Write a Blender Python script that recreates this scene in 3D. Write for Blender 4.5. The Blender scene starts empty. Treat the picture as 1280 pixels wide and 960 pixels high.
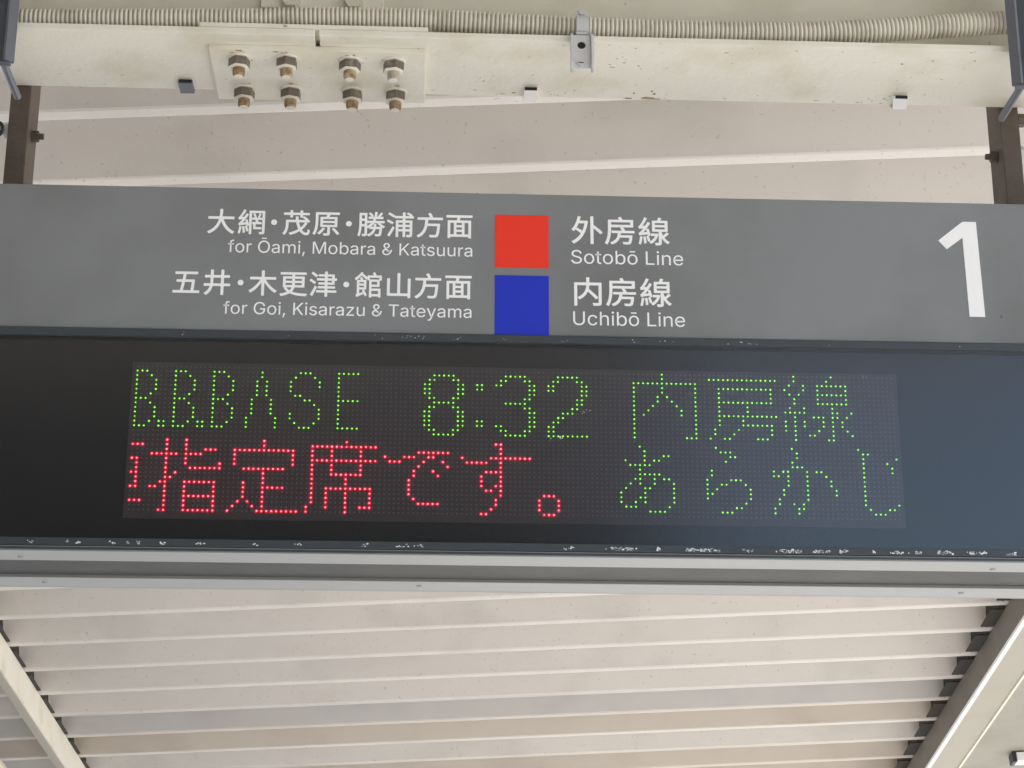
import bpy, bmesh, math, random
from mathutils import Vector, Matrix
random.seed(7)
S = bpy.context.scene
COL = S.collection
R = math.radians

# ------------------------------------------------------------------ camera
cd = bpy.data.cameras.new('camera'); cam = bpy.data.objects.new('camera', cd); COL.objects.link(cam)
cd.sensor_width = 36.0; cd.lens = 2500/1280*36.0; cd.clip_start = .05; cd.clip_end = 1500
CX, CY, CZ = Vector((.9989, -.0458, .0015)), Vector((-.0163, -.3228, .9463)), Vector((-.0429, -.9454, -.3232))
m = Matrix((CX, CY, CZ)).transposed().to_4x4(); m.translation = Vector((-.1443, -2.9837, 1.7766))
cam.matrix_world = m
S.camera = cam

# ------------------------------------------------------------------ sky, sun, exposure
SUN_EL, SUN_AZ = 41.0, 80.0            # low sun from the right and a little ahead; it reaches under the canopy and lights the platform floor
w = bpy.data.worlds.new('World'); S.world = w; w.use_nodes = True
nt = w.node_tree
bg = nt.nodes['Background']; sk = nt.nodes.new('ShaderNodeTexSky'); sk.sky_type = 'NISHITA'; sk.sun_disc = False
sk.sun_elevation = R(SUN_EL); sk.sun_rotation = R(SUN_AZ); sk.air_density = 1.0; sk.dust_density = 1.5
nt.links.new(sk.outputs[0], bg.inputs[0]); bg.inputs[1].default_value = .10
sl = bpy.data.lights.new('sun', 'SUN'); sun = bpy.data.objects.new('sun', sl); COL.objects.link(sun)
sl.energy = 4.2; sl.angle = R(.5); sl.color = (1, .96, .9)
az, el = R(SUN_AZ), R(SUN_EL)
sd = Vector((math.sin(az)*math.cos(el), math.cos(az)*math.cos(el), math.sin(el)))
sun.rotation_euler = sd.to_track_quat('Z', 'Y').to_euler()
S.view_settings.view_transform = 'Standard'; S.view_settings.look = 'None'
S.view_settings.exposure = 1.62; S.view_settings.gamma = 1.0
S.cycles.use_denoising = True
S.cycles.max_bounces = 10; S.cycles.diffuse_bounces = 6; S.cycles.transparent_max_bounces = 12

# ------------------------------------------------------------------ helpers
def tag(o, label=None, cat=None, group=None, kind=None):
    if label: o['label'] = label
    if cat: o['category'] = cat
    if group: o['group'] = group
    if kind: o['kind'] = kind
    return o
def empty(name, loc, label, cat, group=None):
    o = bpy.data.objects.new(name, None); COL.objects.link(o); o.location = loc; o.empty_display_size = .05
    return tag(o, label, cat, group)
def mk(name, bm, mats, parent=None, smooth=False, loc=None):
    me = bpy.data.meshes.new(name); bm.normal_update(); bm.to_mesh(me); bm.free()
    for x in (mats if isinstance(mats, (list, tuple)) else [mats]): me.materials.append(x)
    if smooth:
        for p in me.polygons: p.use_smooth = True
    o = bpy.data.objects.new(name, me); COL.objects.link(o)
    if parent is not None: put(o, parent)
    return o
def world_origin(o):
    v = Vector((0, 0, 0)); 
    while o is not None: v += o.location; o = o.parent
    return v
def put(o, parent):     # keep world coordinates written in the mesh
    o.parent = parent; o.location = -world_origin(parent)
def share(name, me, loc, parent=None, rot=None):
    o = bpy.data.objects.new(name, me); COL.objects.link(o)
    if parent is not None:
        o.parent = parent; loc = Vector(loc)-world_origin(parent)
    o.location = loc
    if rot: o.rotation_euler = rot
    return o
def box(bm, x0, x1, y0, y1, z0, z1, bev=0, M=None, mi=0):
    g = bmesh.ops.create_cube(bm, size=1)
    vs = g['verts']
    for v in vs: v.co = Vector(((x0+x1)/2+v.co.x*(x1-x0), (y0+y1)/2+v.co.y*(y1-y0), (z0+z1)/2+v.co.z*(z1-z0)))
    fs = {f for v in vs for f in v.link_faces}
    if bev:
        es = list({e for v in vs for e in v.link_edges})
        r = bmesh.ops.bevel(bm, geom=es, offset=bev, segments=2, affect='EDGES', profile=.6)
        fs = set(r['faces']) | {f for f in fs if f.is_valid}
        vs = list({v for f in fs for v in f.verts})
    for f in fs: f.material_index = mi
    if M is not None:
        for v in vs: v.co = M(v.co)
    return bm
def B(*a, **k): bm = bmesh.new(); return box(bm, *a, **k)
def prism(bm, pts, axis_fn, h0, h1, mi=0):
    """pts: 2d outline, axis_fn(u,v,h)->3d"""
    a = [bm.verts.new(axis_fn(u, v, h0)) for u, v in pts]; b = [bm.verts.new(axis_fn(u, v, h1)) for u, v in pts]
    n = len(pts); fs = [bm.faces.new(a[::-1]), bm.faces.new(b)]
    for i in range(n): fs.append(bm.faces.new((a[i], a[(i+1) % n], b[(i+1) % n], b[i])))
    for f in fs: f.material_index = mi
    bmesh.ops.recalc_face_normals(bm, faces=fs)
    return bm
def cyl(bm, c, axis, r0, h, seg=20, r1=None, rot=0):
    axis = Vector(axis).normalized(); q = axis.to_track_quat('Z', 'Y').to_matrix(); c = Vector(c)
    r1 = r0 if r1 is None else r1
    A = [bm.verts.new(c+q@Vector((r0*math.cos(rot+2*math.pi*i/seg), r0*math.sin(rot+2*math.pi*i/seg), 0))) for i in range(seg)]
    Bv = [bm.verts.new(c+q@Vector((r1*math.cos(rot+2*math.pi*i/seg), r1*math.sin(rot+2*math.pi*i/seg), h))) for i in range(seg)]
    bm.faces.new(A[::-1]); bm.faces.new(Bv)
    for i in range(seg): bm.faces.new((A[i], A[(i+1) % seg], Bv[(i+1) % seg], Bv[i]))
    return bm
def torus(bm, c, axis, Rr, r, seg=28, rs=10):
    q = Vector(axis).normalized().to_track_quat('Z', 'Y').to_matrix(); c = Vector(c)
    vs = [[bm.verts.new(c+q@Vector(((Rr+r*math.cos(b))*math.cos(a), (Rr+r*math.cos(b))*math.sin(a), r*math.sin(b))))
           for b in [2*math.pi*j/rs for j in range(rs)]] for a in [2*math.pi*i/seg for i in range(seg)]]
    for i in range(seg):
        for j in range(rs): bm.faces.new((vs[i][j], vs[(i+1) % seg][j], vs[(i+1) % seg][(j+1) % rs], vs[i][(j+1) % rs]))
    return bm

# ------------------------------------------------------------------ materials
def mat(name, col, rough=.5, metal=0, var=.06, scale=6, bump=.0, bscale=60, spec=.5, spots=None, spot_scale=40, spot_amt=.62, stretch=None, grime=None, gscale=3, gamt=.55):
    m = bpy.data.materials.new(name); m.use_nodes = True; n = m.node_tree.nodes; l = m.node_tree.links
    bs = n['Principled BSDF']; bs.inputs['Roughness'].default_value = rough; bs.inputs['Metallic'].default_value = metal
    bs.inputs['Specular IOR Level'].default_value = spec
    geo = n.new('ShaderNodeNewGeometry'); src = geo.outputs['Position']
    if stretch:
        mp = n.new('ShaderNodeMapping'); mp.inputs['Scale'].default_value = stretch; l.new(src, mp.inputs[0]); src2 = mp.outputs[0]
    else: src2 = src
    def noise(sc, det=4, s=src2):
        t = n.new('ShaderNodeTexNoise'); t.inputs['Scale'].default_value = sc; t.inputs['Detail'].default_value = det; l.new(s, t.inputs['Vector']); return t
    t1 = noise(scale, 6)
    mx = n.new('ShaderNodeMix'); mx.data_type = 'RGBA'; mx.inputs[6].default_value = (*[c*(1-var) for c in col], 1); mx.inputs[7].default_value = (*[min(1, c*(1+var)) for c in col], 1)
    l.new(t1.outputs[0], mx.inputs[0]); out = mx.outputs[2]
    def layer(out, colr, sc, lo, hi, det=3, s=src):
        t = noise(sc, det, s); rp = n.new('ShaderNodeMapRange'); rp.inputs[1].default_value = lo; rp.inputs[2].default_value = hi
        l.new(t.outputs[0], rp.inputs[0]); q = n.new('ShaderNodeMix'); q.data_type = 'RGBA'
        l.new(rp.outputs[0], q.inputs[0]); l.new(out, q.inputs[6]); q.inputs[7].default_value = (*colr, 1); return q.outputs[2]
    if grime: out = layer(out, grime, gscale, gamt, gamt+.28, 8, src2)
    if spots: out = layer(out, spots, spot_scale, spot_amt, spot_amt+.04)
    l.new(out, bs.inputs['Base Color'])
    if bump:
        t = noise(bscale, 5); bp = n.new('ShaderNodeBump'); bp.inputs['Strength'].default_value = bump; bp.inputs['Distance'].default_value = .004
        l.new(t.outputs[0], bp.inputs['Height']); l.new(bp.outputs[0], bs.inputs['Normal'])
    rr = n.new('ShaderNodeMapRange'); rr.inputs[3].default_value = rough*.85; rr.inputs[4].default_value = min(1, rough*1.2)
    l.new(t1.outputs[0], rr.inputs[0]); l.new(rr.outputs[0], bs.inputs['Roughness'])
    return m
def emis(name, col, st):
    m = bpy.data.materials.new(name); m.use_nodes = True; bs = m.node_tree.nodes['Principled BSDF']
    bs.inputs['Base Color'].default_value = (*[c*.3 for c in col], 1); bs.inputs['Emission Color'].default_value = (*col, 1); bs.inputs['Emission Strength'].default_value = st
    n, l = m.node_tree.nodes, m.node_tree.links; g = n.new('ShaderNodeNewGeometry'); t = n.new('ShaderNodeTexNoise'); t.inputs['Scale'].default_value = 110; l.new(g.outputs['Position'], t.inputs['Vector'])
    r = n.new('ShaderNodeMapRange'); r.inputs[1].default_value = .3; r.inputs[2].default_value = .7; r.inputs[3].default_value = st*.6; r.inputs[4].default_value = st*1.35; l.new(t.outputs[0], r.inputs[0]); l.new(r.outputs[0], bs.inputs['Emission Strength'])
    return m
M = dict(
    roof=mat('roof_sheet_paint', (.645, .61, .565), .5, var=.05, scale=3, bump=.22, bscale=45, spots=(.50, .46, .42), spot_scale=85, spot_amt=.67, grime=(.53, .50, .455), gscale=2.6, gamt=.52, stretch=(1, 2.5, 1)),
    cream=mat('cream_beam_paint', (.79, .765, .66), .48, var=.05, scale=12, bump=.28, bscale=90, spots=(.38, .31, .22), spot_scale=85, spot_amt=.71, grime=(.66, .61, .46), gscale=8, gamt=.50),
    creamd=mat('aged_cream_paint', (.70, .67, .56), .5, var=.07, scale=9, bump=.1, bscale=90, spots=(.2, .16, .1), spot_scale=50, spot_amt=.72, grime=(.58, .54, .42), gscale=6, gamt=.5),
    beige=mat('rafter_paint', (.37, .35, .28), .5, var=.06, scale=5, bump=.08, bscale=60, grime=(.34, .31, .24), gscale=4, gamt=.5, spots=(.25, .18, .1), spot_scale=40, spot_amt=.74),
    rust=mat('rusty_paint', (.30, .18, .08), .8, var=.35, scale=120, bump=.3, bscale=300, grime=(.55, .48, .32), gscale=90, gamt=.45),
    nut=mat('painted_nut_steel', (.50, .45, .35), .5, var=.15, scale=120, bump=.2, bscale=300, grime=(.22, .15, .08), gscale=60, gamt=.48),
    nutside=mat('shaded_nut_side', (.15, .12, .095), .5, var=.3, scale=90, bump=.2, bscale=300, grime=(.42, .37, .27), gscale=55, gamt=.56),  # shade on the nut sides, put into the base colour
    roofgrey=mat('roof_sheet_grey', (.54, .52, .49), .45, var=.06, scale=3, bump=.12, bscale=14, grime=(.46, .44, .43), gscale=3, gamt=.5, stretch=(1, 2.5, 1)),
    rooftan=mat('roof_sheet_tan', (.57, .515, .445), .45, var=.06, scale=3, bump=.12, bscale=14, grime=(.48, .42, .35), gscale=2.5, gamt=.5, stretch=(1, 2.5, 1)),
    webshade=mat('rafter_web_shade', (.165, .148, .12), .5, var=.08, scale=6, grime=(.13, .115, .095), gscale=3, gamt=.45),  # shade on the left-facing web, put into its colour
    soffit=mat('soffit_paint', (.32, .31, .255), .6, var=.06, scale=4, bump=.1, bscale=80, grime=(.26, .25, .20), gscale=3, gamt=.45),
    brown=mat('brown_hanger_steel', (.105, .080, .062), .55, var=.25, scale=30, bump=.2, bscale=150, grime=(.05, .035, .03), gscale=20, gamt=.5),
    slate=mat('slate_bracket_steel', (.14, .15, .17), .4, metal=.3, var=.15, scale=25, bump=.15, bscale=200),
    galv=mat('galvanised_steel', (.62, .625, .63), .42, metal=.35, var=.1, scale=60, bump=.05, bscale=300),
    conduit=mat('conduit_paint', (.74, .70, .60), .5, var=.1, scale=30, bump=.1, bscale=200, grime=(.40, .37, .29), gscale=14, gamt=.5),
    fascia=mat('fascia_grey_paint', (.222, .231, .234), .42, var=.035, scale=5, bump=.03, bscale=400, spots=(.10, .09, .08), spot_scale=55, spot_amt=.76, grime=(.165, .172, .168), gscale=3, gamt=.45),
    white=mat('white_print', (.93, .93, .92), .4, var=.02, scale=30, spec=.3),
    red=mat('red_print', (.86, .045, .022), .4, var=.03, scale=60, spec=.3),
    blue=mat('blue_print', (.018, .036, .50), .4, var=.03, scale=60, spec=.3),
    frame=mat('dark_frame_paint', (.045, .055, .063), .38, var=.15, scale=40, bump=.05, bscale=300),
    black=mat('black_backing', (.030, .034, .033), .6, var=.2, scale=20),
    board=mat('led_board', (.150, .128, .132), .7, var=.12, scale=60),
    dot=mat('unlit_led', (.33, .30, .31), .35, var=.2, scale=200),
    alu=mat('satin_aluminium', (.275, .285, .28), .40, metal=.25, var=.05, scale=8, stretch=(.6, 8, 8), bump=.04, bscale=200, spots=(.2, .19, .17), spot_scale=35, spot_amt=.74),
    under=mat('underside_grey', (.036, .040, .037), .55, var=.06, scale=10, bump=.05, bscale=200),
    chip=mat('bare_paint_chip', (.85, .87, .88), .5, var=.05, scale=90),
    dark=mat('dark_recess_shade', (.02, .02, .018), .8, var=.2, scale=60),
    sky_blocker=mat('sky_blocker_dark', (.045, .042, .04), .8, var=.3, scale=3),
    groove=mat('conduit_groove_dark', (.40, .375, .30), .8, var=.2, scale=60),  # darker tone in the grooves so the ribs stand out
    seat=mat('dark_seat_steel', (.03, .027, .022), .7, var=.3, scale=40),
    rubber=mat('black_cable', (.02, .02, .022), .4, var=.2, scale=60),
    ground=mat('platform_concrete', (.45, .435, .42), .85, var=.12, scale=1.2, bump=.3, bscale=40, grime=(.36, .35, .335), gscale=.6, gamt=.45),
    lamp=mat('white_batten_paint', (.85, .85, .82), .4, var=.03, scale=20),
    green_on=emis('green_led_on', (.36, 1.0, .10), .62), green_halo=emis('green_led_glow', (.02, .30, .0), .11),
    red_on=emis('red_led_on', (1.0, .22, .30), .95), red_halo=emis('red_led_glow', (1.0, .0, .03), .20),
)
# smoked acrylic pane: see-through with a mirror-like surface
gm = bpy.data.materials.new('smoked_acrylic'); gm.use_nodes = True; n = gm.node_tree.nodes; l = gm.node_tree.links
n.remove(n['Principled BSDF']); tr = n.new('ShaderNodeBsdfTransparent'); tr.inputs[0].default_value = (.88, .88, .89, 1)
gl = n.new('ShaderNodeBsdfGlossy'); gl.inputs[0].default_value = (1, 1, 1, 1); gl.inputs['Roughness'].default_value = .2
fr = n.new('ShaderNodeFresnel'); fr.inputs[0].default_value = 1.58; mxs = n.new('ShaderNodeMixShader')
l.new(fr.outputs[0], mxs.inputs[0]); l.new(tr.outputs[0], mxs.inputs[1]); l.new(gl.outputs[0], mxs.inputs[2]); l.new(mxs.outputs[0], n['Material Output'].inputs[0])
M['glass'] = gm

# ------------------------------------------------------------------ ground
bm = bmesh.new(); bmesh.ops.create_grid(bm, x_segments=2, y_segments=2, size=300)
tag(mk('ground', bm, M['ground']), kind='structure')

# ------------------------------------------------------------------ canopy roof: folded sheets on sloping rafters
RA, RB, RN = Vector((.0406, .9879, -.1495)), Vector((.9983, -.034, .0463)), Vector((-.0407, .1512, .9877))
RP = Vector((0, .3, 3.9))
def L(t, s, h): return RP+RB*t+RA*s+RN*h
def LM(co): return L(co.x, co.y, co.z)
PER, PH = .2725, .988
roof = empty('canopy_roof', L(0, 0, 0), None, None); roof['kind'] = 'structure'
def sheet(t0, t1):
    F, Hh, W = .040, .15, .0012
    prof = [(-F+.004, 0), (-.008, 0), (-.004, .0015), (.001, .007), (.075, Hh-.006), (.081, Hh), (.1475, Hh), (.1535, Hh-.006), (PER-F-.005, .011), (PER-F-.001, .003), (PER-F+.004, 0)]
    low = prof; up = [(a, b+.0025) for a, b in prof]
    bm = bmesh.new()
    nt_ = 12
    rows = []
    for j in range(nt_+1):
        t = t0+(t1-t0)*j/nt_
        rows.append(([bm.verts.new(RB*t+RA*a+RN*b) for a, b in low], [bm.verts.new(RB*t+RA*a+RN*b) for a, b in up]))
    k = len(prof)
    for j in range(nt_):
        (l0, u0), (l1, u1) = rows[j], rows[j+1]
        for i in range(k-1):
            bm.faces.new((l0[i], l0[i+1], l1[i+1], l1[i])); bm.faces.new((u0[i+1], u0[i], u1[i], u1[i+1]))
        bm.faces.new((l0[0], l1[0], u1[0], u0[0])); bm.faces.new((l0[-1], u0[-1], u1[-1], l1[-1]))
    for (lo, u) in (rows[0], rows[-1]):
        for i in range(k-1): bm.faces.new((lo[i], u[i], u[i+1], lo[i+1]))
    bmesh.ops.recalc_face_normals(bm, faces=bm.faces[:])
    me = bpy.data.meshes.new('roof_sheet'); bm.to_mesh(me); bm.free(); me.materials.append(M['roof']); return me
full = sheet(-3.4, 2.9); dull = full.copy(); dull.materials[0] = M['roofgrey']; tan = full.copy(); tan.materials[0] = M['rooftan']
for k in range(-25, 33):
    s = PH+PER*k
    share('roof_panel', dull if k == 14 else tan if k in (15, 17, 18) else full, L(0, s, random.uniform(-.0012, .0012)), roof)

# rafters
def rafter(t_in, sgn, name_label):
    r = empty('rafter', L(t_in, 2, -.07), name_label, 'rafter')
    return r
# left rafter: channel, bright web towards the viewer and a narrow underside
rl = rafter(-1.81, -1, 'plain cream steel rafter running away below the roof at the lower left')
S0, S1 = 1.4, 9.0
mk('web', B(-1.813, -1.805, S0, S1, -.125, -.006, .002, LM), M['cream'], rl)
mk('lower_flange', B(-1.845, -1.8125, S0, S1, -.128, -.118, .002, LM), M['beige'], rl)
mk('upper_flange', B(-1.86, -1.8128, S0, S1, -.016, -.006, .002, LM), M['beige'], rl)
# right rafter: deeper channel with bright flange lip
rr_ = rafter(1.9, 1, 'steel rafter with a web coloured darker for shade, a pale flange lip and a small gusset at the lower right')
mk('web', B(1.846, 1.856, S0, S1, -.129, -.006, .002, LM), M['webshade'], rr_)
mk('flange_lip', B(1.834, 1.852, S0, 6.05, -.143, -.1292, .003, LM), M['lamp'], rr_)
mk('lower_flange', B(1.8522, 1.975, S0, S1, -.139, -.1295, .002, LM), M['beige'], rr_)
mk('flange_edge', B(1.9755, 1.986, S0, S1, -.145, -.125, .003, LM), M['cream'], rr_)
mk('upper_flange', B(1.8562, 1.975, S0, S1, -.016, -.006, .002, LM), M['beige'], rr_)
bm = bmesh.new(); prism(bm, [(1.842, -.135), (1.842, -.02), (1.80, -.135)], lambda u, v, h: L(u, h, v), 6.06, 6.07)
mk('gusset', bm, M['beige'], rr_)
# trapezoid seats that close the folds above each rafter
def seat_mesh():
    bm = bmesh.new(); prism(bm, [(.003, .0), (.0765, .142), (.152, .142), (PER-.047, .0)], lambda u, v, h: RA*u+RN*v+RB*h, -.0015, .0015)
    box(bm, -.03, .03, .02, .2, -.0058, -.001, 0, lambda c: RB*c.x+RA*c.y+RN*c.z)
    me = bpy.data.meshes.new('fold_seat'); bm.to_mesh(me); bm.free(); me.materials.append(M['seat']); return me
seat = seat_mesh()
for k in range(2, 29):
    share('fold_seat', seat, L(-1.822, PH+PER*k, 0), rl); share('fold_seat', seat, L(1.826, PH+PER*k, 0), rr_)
# gutter soffit beyond the right rafter
gs = mk('gutter_soffit', B(1.99, 3.0, S0, S1, -.124, -.112, .002, LM), M['soffit'])
tag(gs, 'flat dull beige soffit panel of the gutter, right of the right-hand rafter', 'gutter soffit')
# pipe at the lower left
bm = bmesh.new(); cyl(bm, L(-2.06, 3.4, -.17), RA, .045, 5.5, 24)
tag(mk('drain_pipe', bm, M['creamd'], smooth=False), 'mottled beige drain pipe crossing the extreme lower left corner', 'pipe')
# batten lamp fragment in the lower right corner
bt = empty('batten_lamp', L(2.25, 5.45, -.17), 'short white batten lamp with a dark end cap in the lower right corner', 'lamp')
mk('housing', B(2.195, 2.29, 5.42, 5.49, -.17, -.13, .004, LM), M['lamp'], bt)
mk('end_cap', B(2.177, 2.1945, 5.42, 5.49, -.173, -.128, .003, LM), M['rubber'], bt)

# dark blocker added behind the viewer to cut sky light and its reflection
sky_blocker = mk('added_sky_blocker', B(-16, 1.0, -6.1, -5.8, 0, 6.2, .01), M['sky_blocker'])
tag(sky_blocker, 'dark brown sky blocker added behind the viewer, mirrored in the left of the black pane', 'sky_blocker')

# ------------------------------------------------------------------ steel beam (H section) with bolted splice
ZF = 3.363; TF = .012; Y0, Y1 = -.078, .122; JX = -.331
beam = empty('steel_beam', (0, .022, ZF), 'long cream painted H beam above the sign with a bolted splice near its left end', 'beam')
for x0, x1 in ((-1.6, JX-.0035), (JX+.0035, 1.6)):
    mk('lower_flange', B(x0, x1, Y0, Y1, ZF, ZF+TF, .0018), M['cream'], beam)
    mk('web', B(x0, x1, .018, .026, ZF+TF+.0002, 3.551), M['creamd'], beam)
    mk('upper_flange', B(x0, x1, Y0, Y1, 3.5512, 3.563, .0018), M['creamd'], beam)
mk('splice_plate', B(-.509, -.154, -.043, .137, ZF-.0095, ZF-.0004, .0012), M['cream'], beam)
mk('splice_plate', B(-.522, -.150, -.077, .010, ZF+TF+.0004, ZF+TF+.009, .0012), M['cream'], beam)
wp = mk('web_splice_plate', B(-.432, -.226, .009, .0178, 3.462, 3.54, .001), M['cream'], beam)
for x in (-.382, -.277):
    bm = bmesh.new(); cyl(bm, (x, .0088, 3.473), (0, -1, 0), .0165, .003, 24); cyl(bm, (x, .0057, 3.473), (0, -1, 0), .0165, .011, 6, .0155)
    mk('web_bolt', bm, M['creamd'], beam)
zb = ZF-.0095
for i, (x, y) in enumerate([(-.461, -.014), (-.3827, -.015), (-.2787, -.012), (-.2065, -.0125), (-.4615, .0975), (-.3828, .0965), (-.2779, .097), (-.2045, .0965)]):
    bm = bmesh.new(); cyl(bm, (x, y, zb-.001), (0, 0, -1), .0098, .0305, 18); cyl(bm, (x, y, zb-.0315), (0, 0, -1), .0098, .0028, 18, .0075)
    for q in range(6): torus(bm, (x, y, zb-.0205-.0019*q), (0, 0, 1), .0098, .0006, 18, 4)
    b = mk('bolt', bm, M['rust'] if i != 3 else M['nut'], beam, True)
    bm = bmesh.new(); cyl(bm, (x, y, zb-.0003), (0, 0, -1), .0195, .0034, 28)
    mk('washer', bm, M['cream'], b)
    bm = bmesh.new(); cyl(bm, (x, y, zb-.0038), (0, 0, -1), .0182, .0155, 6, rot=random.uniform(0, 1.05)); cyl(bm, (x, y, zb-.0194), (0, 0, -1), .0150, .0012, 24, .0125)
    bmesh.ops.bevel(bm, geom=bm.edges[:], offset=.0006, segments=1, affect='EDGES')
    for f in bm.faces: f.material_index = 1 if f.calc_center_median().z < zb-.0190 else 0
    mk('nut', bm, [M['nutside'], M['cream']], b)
    # light paint caught on the shank tip
    bm = bmesh.new(); cyl(bm, (x, y, zb-.0344), (0, 0, -1), .0074, .0006, 18); mk('shank_tip', bm, M['cream'], b)
# rust stains where a clip has been lost
random.seed(3)
def blob(bm, cx, cy, z, rx, ry, f, nn=9, th=.0004):
    pts = [(cx+rx*random.uniform(.55, 1.1)*math.cos(2*math.pi*i/nn), cy+ry*random.uniform(.5, 1.1)*math.sin(2*math.pi*i/nn)) for i in range(nn)]
    prism(bm, pts, f, z, z-th)
hz = lambda u, v, h: Vector((u, v, h))
bm = bmesh.new()
for cx, cy, rx, ry in [(.197, .1185, .009, .003), (.232, .1165, .013, .0045), (.245, .119, .008, .002), (.24, .1, .003, .004), (.205, .098, .002, .005), (.235, .09, .0015, .004), (-.4, -.038, .006, .003), (-.46, -.04, .008, .002)]:
    blob(bm, cx, cy, ZF-.0001 if cy > .05 else zb-.0001, rx, ry, hz)
for x, y in ((-.461, -.034), (-.3827, -.036), (-.3790, -.030), (-.2787, -.031), (-.447, -.006), (-.2045, .074), (-.3828, .075), (-.463, .077), (-.264, -.004)):
    for _ in range(4): blob(bm, x+random.gauss(0, .005), y+random.gauss(0, .0015), zb-.0001, random.uniform(.0015, .005), random.uniform(.0006, .0018), hz)
mk('rust_stain', bm, M['rust'], beam)
bm = bmesh.new()
for _ in range(85):
    c = random.choice([(-.05, .07, .05, .04), (.04, .11, .05, .01), (.15, -.01, .05, .03), (.61, .115, .03, .01), (.68, .04, .05, .05), (.3, .115, .3, .006), (.45, -.065, .35, .008)])
    x = random.gauss(c[0], c[2]); y = random.gauss(c[1], c[3])
    if not (Y0+.004 < y < Y1-.003) or -.515 < x < -.148: continue
    r = random.uniform(.0006, .0022); blob(bm, x, y, ZF-.0001, r*random.uniform(1, 2.5), r, hz, 7)
tag(mk('paint_chip', bm, M['nut'], beam), kind='stuff')

# clips hooked on the far edge of the flange
def clip(x, mtl, label, skew=0):
    c = empty('beam_clip', (x, .122, ZF), label, 'clip', 'clips hooked on the flange edge of the beam')
    mk('hook', B(x-.012, x+.012, .0845, .1235, ZF-.0075, ZF-.0004, .0008, lambda v: Vector((v.x+skew*(v.y-.1), v.y, v.z))), mtl, c)
    mk('upper_hook', B(x-.012, x+.012, .095, .1235, ZF+TF+.0005, ZF+TF+.005, .0008), mtl, c)
    mk('back', B(x-.012, x+.012, .1238, .1262, ZF-.0050, ZF+TF+.005, .0008), mtl, c)
    mk('front_shade', B(x-.0105, x+.0105, .0838, .0846, ZF-.0065, ZF-.001), M['dark'], c)  # near-black sheet for the shade on the hook's front face
clip(-.561, M['slate'], 'grey clip on the beam edge, just left of the splice plate')
clip(.0265, M['lamp'], 'white clip on the beam edge below the middle of the beam')
clip(.666, M['lamp'], 'white slightly skewed clip on the beam edge near the right end', .25)

# ------------------------------------------------------------------ corrugated conduit
path = [(-1.5, 3.398), (-1.0, 3.394), (-.8231, 3.392), (-.6419, 3.3974), (-.4595, 3.4031), (-.3287, 3.4085), (-.2236, 3.4105), (-.118, 3.4095), (-.0122, 3.406), (.0938, 3.4025), (.1469, 3.4015), (.3066, 3.4007), (.4134, 3.4012), (.5208, 3.4055), (.6291, 3.4158), (.7377, 3.4265), (.8127, 3.4338), (1.0, 3.447), (1.5, 3.46)]
def pz(x):
    for i in range(len(path)-1):
        if path[i][0] <= x <= path[i+1][0]:
            p0 = path[max(0, i-1)]; p1 = path[i]; p2 = path[i+1]; p3 = path[min(len(path)-1, i+2)]
            u = (x-p1[0])/(p2[0]-p1[0]); d = p2[0]-p1[0]
            m1 = (p2[1]-p0[1])/(p2[0]-p0[0])*d; m2 = (p3[1]-p1[1])/(p3[0]-p1[0])*d
            return (2*u**3-3*u*u+1)*p1[1]+(u**3-2*u*u+u)*m1+(-2*u**3+3*u*u)*p2[1]+(u**3-u*u)*m2
    return path[-1][1]
bm = bmesh.new(); rings = []; rib = .0073; x = -1.45; seg = 24
offs = [(0, .0164), (.20, .0164), (.32, .0190), (.46, .0200), (.72, .0200), (.88, .0190)]
while x < 1.45:
    for o_, r_ in offs:
        xx = x+o_*rib; sl_ = (pz(min(1.49, xx+.002))-pz(xx-.002))/.004; ca = 1/math.sqrt(1+sl_*sl_)
        rings.append([bm.verts.new((xx-sl_*ca*r_*math.sin(2*math.pi*j/seg), -.05+r_*math.cos(2*math.pi*j/seg), pz(xx)+ca*r_*math.sin(2*math.pi*j/seg))) for j in range(seg)])
    x += rib
for i in range(len(rings)-1):
    for j in range(seg):
        f = bm.faces.new((rings[i][j], rings[i+1][j], rings[i+1][(j+1) % seg], rings[i][(j+1) % seg])); f.material_index = 1 if i % 6 in (0, 1, 5) and i % 6 != 1 or i % 6 == 0 else 0
bmesh.ops.recalc_face_normals(bm, faces=bm.faces[:])
tag(mk('conduit', bm, [M['conduit'], M['groove']], smooth=True), 'ribbed flexible beige conduit lying along the front edge of the beam', 'conduit')

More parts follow.
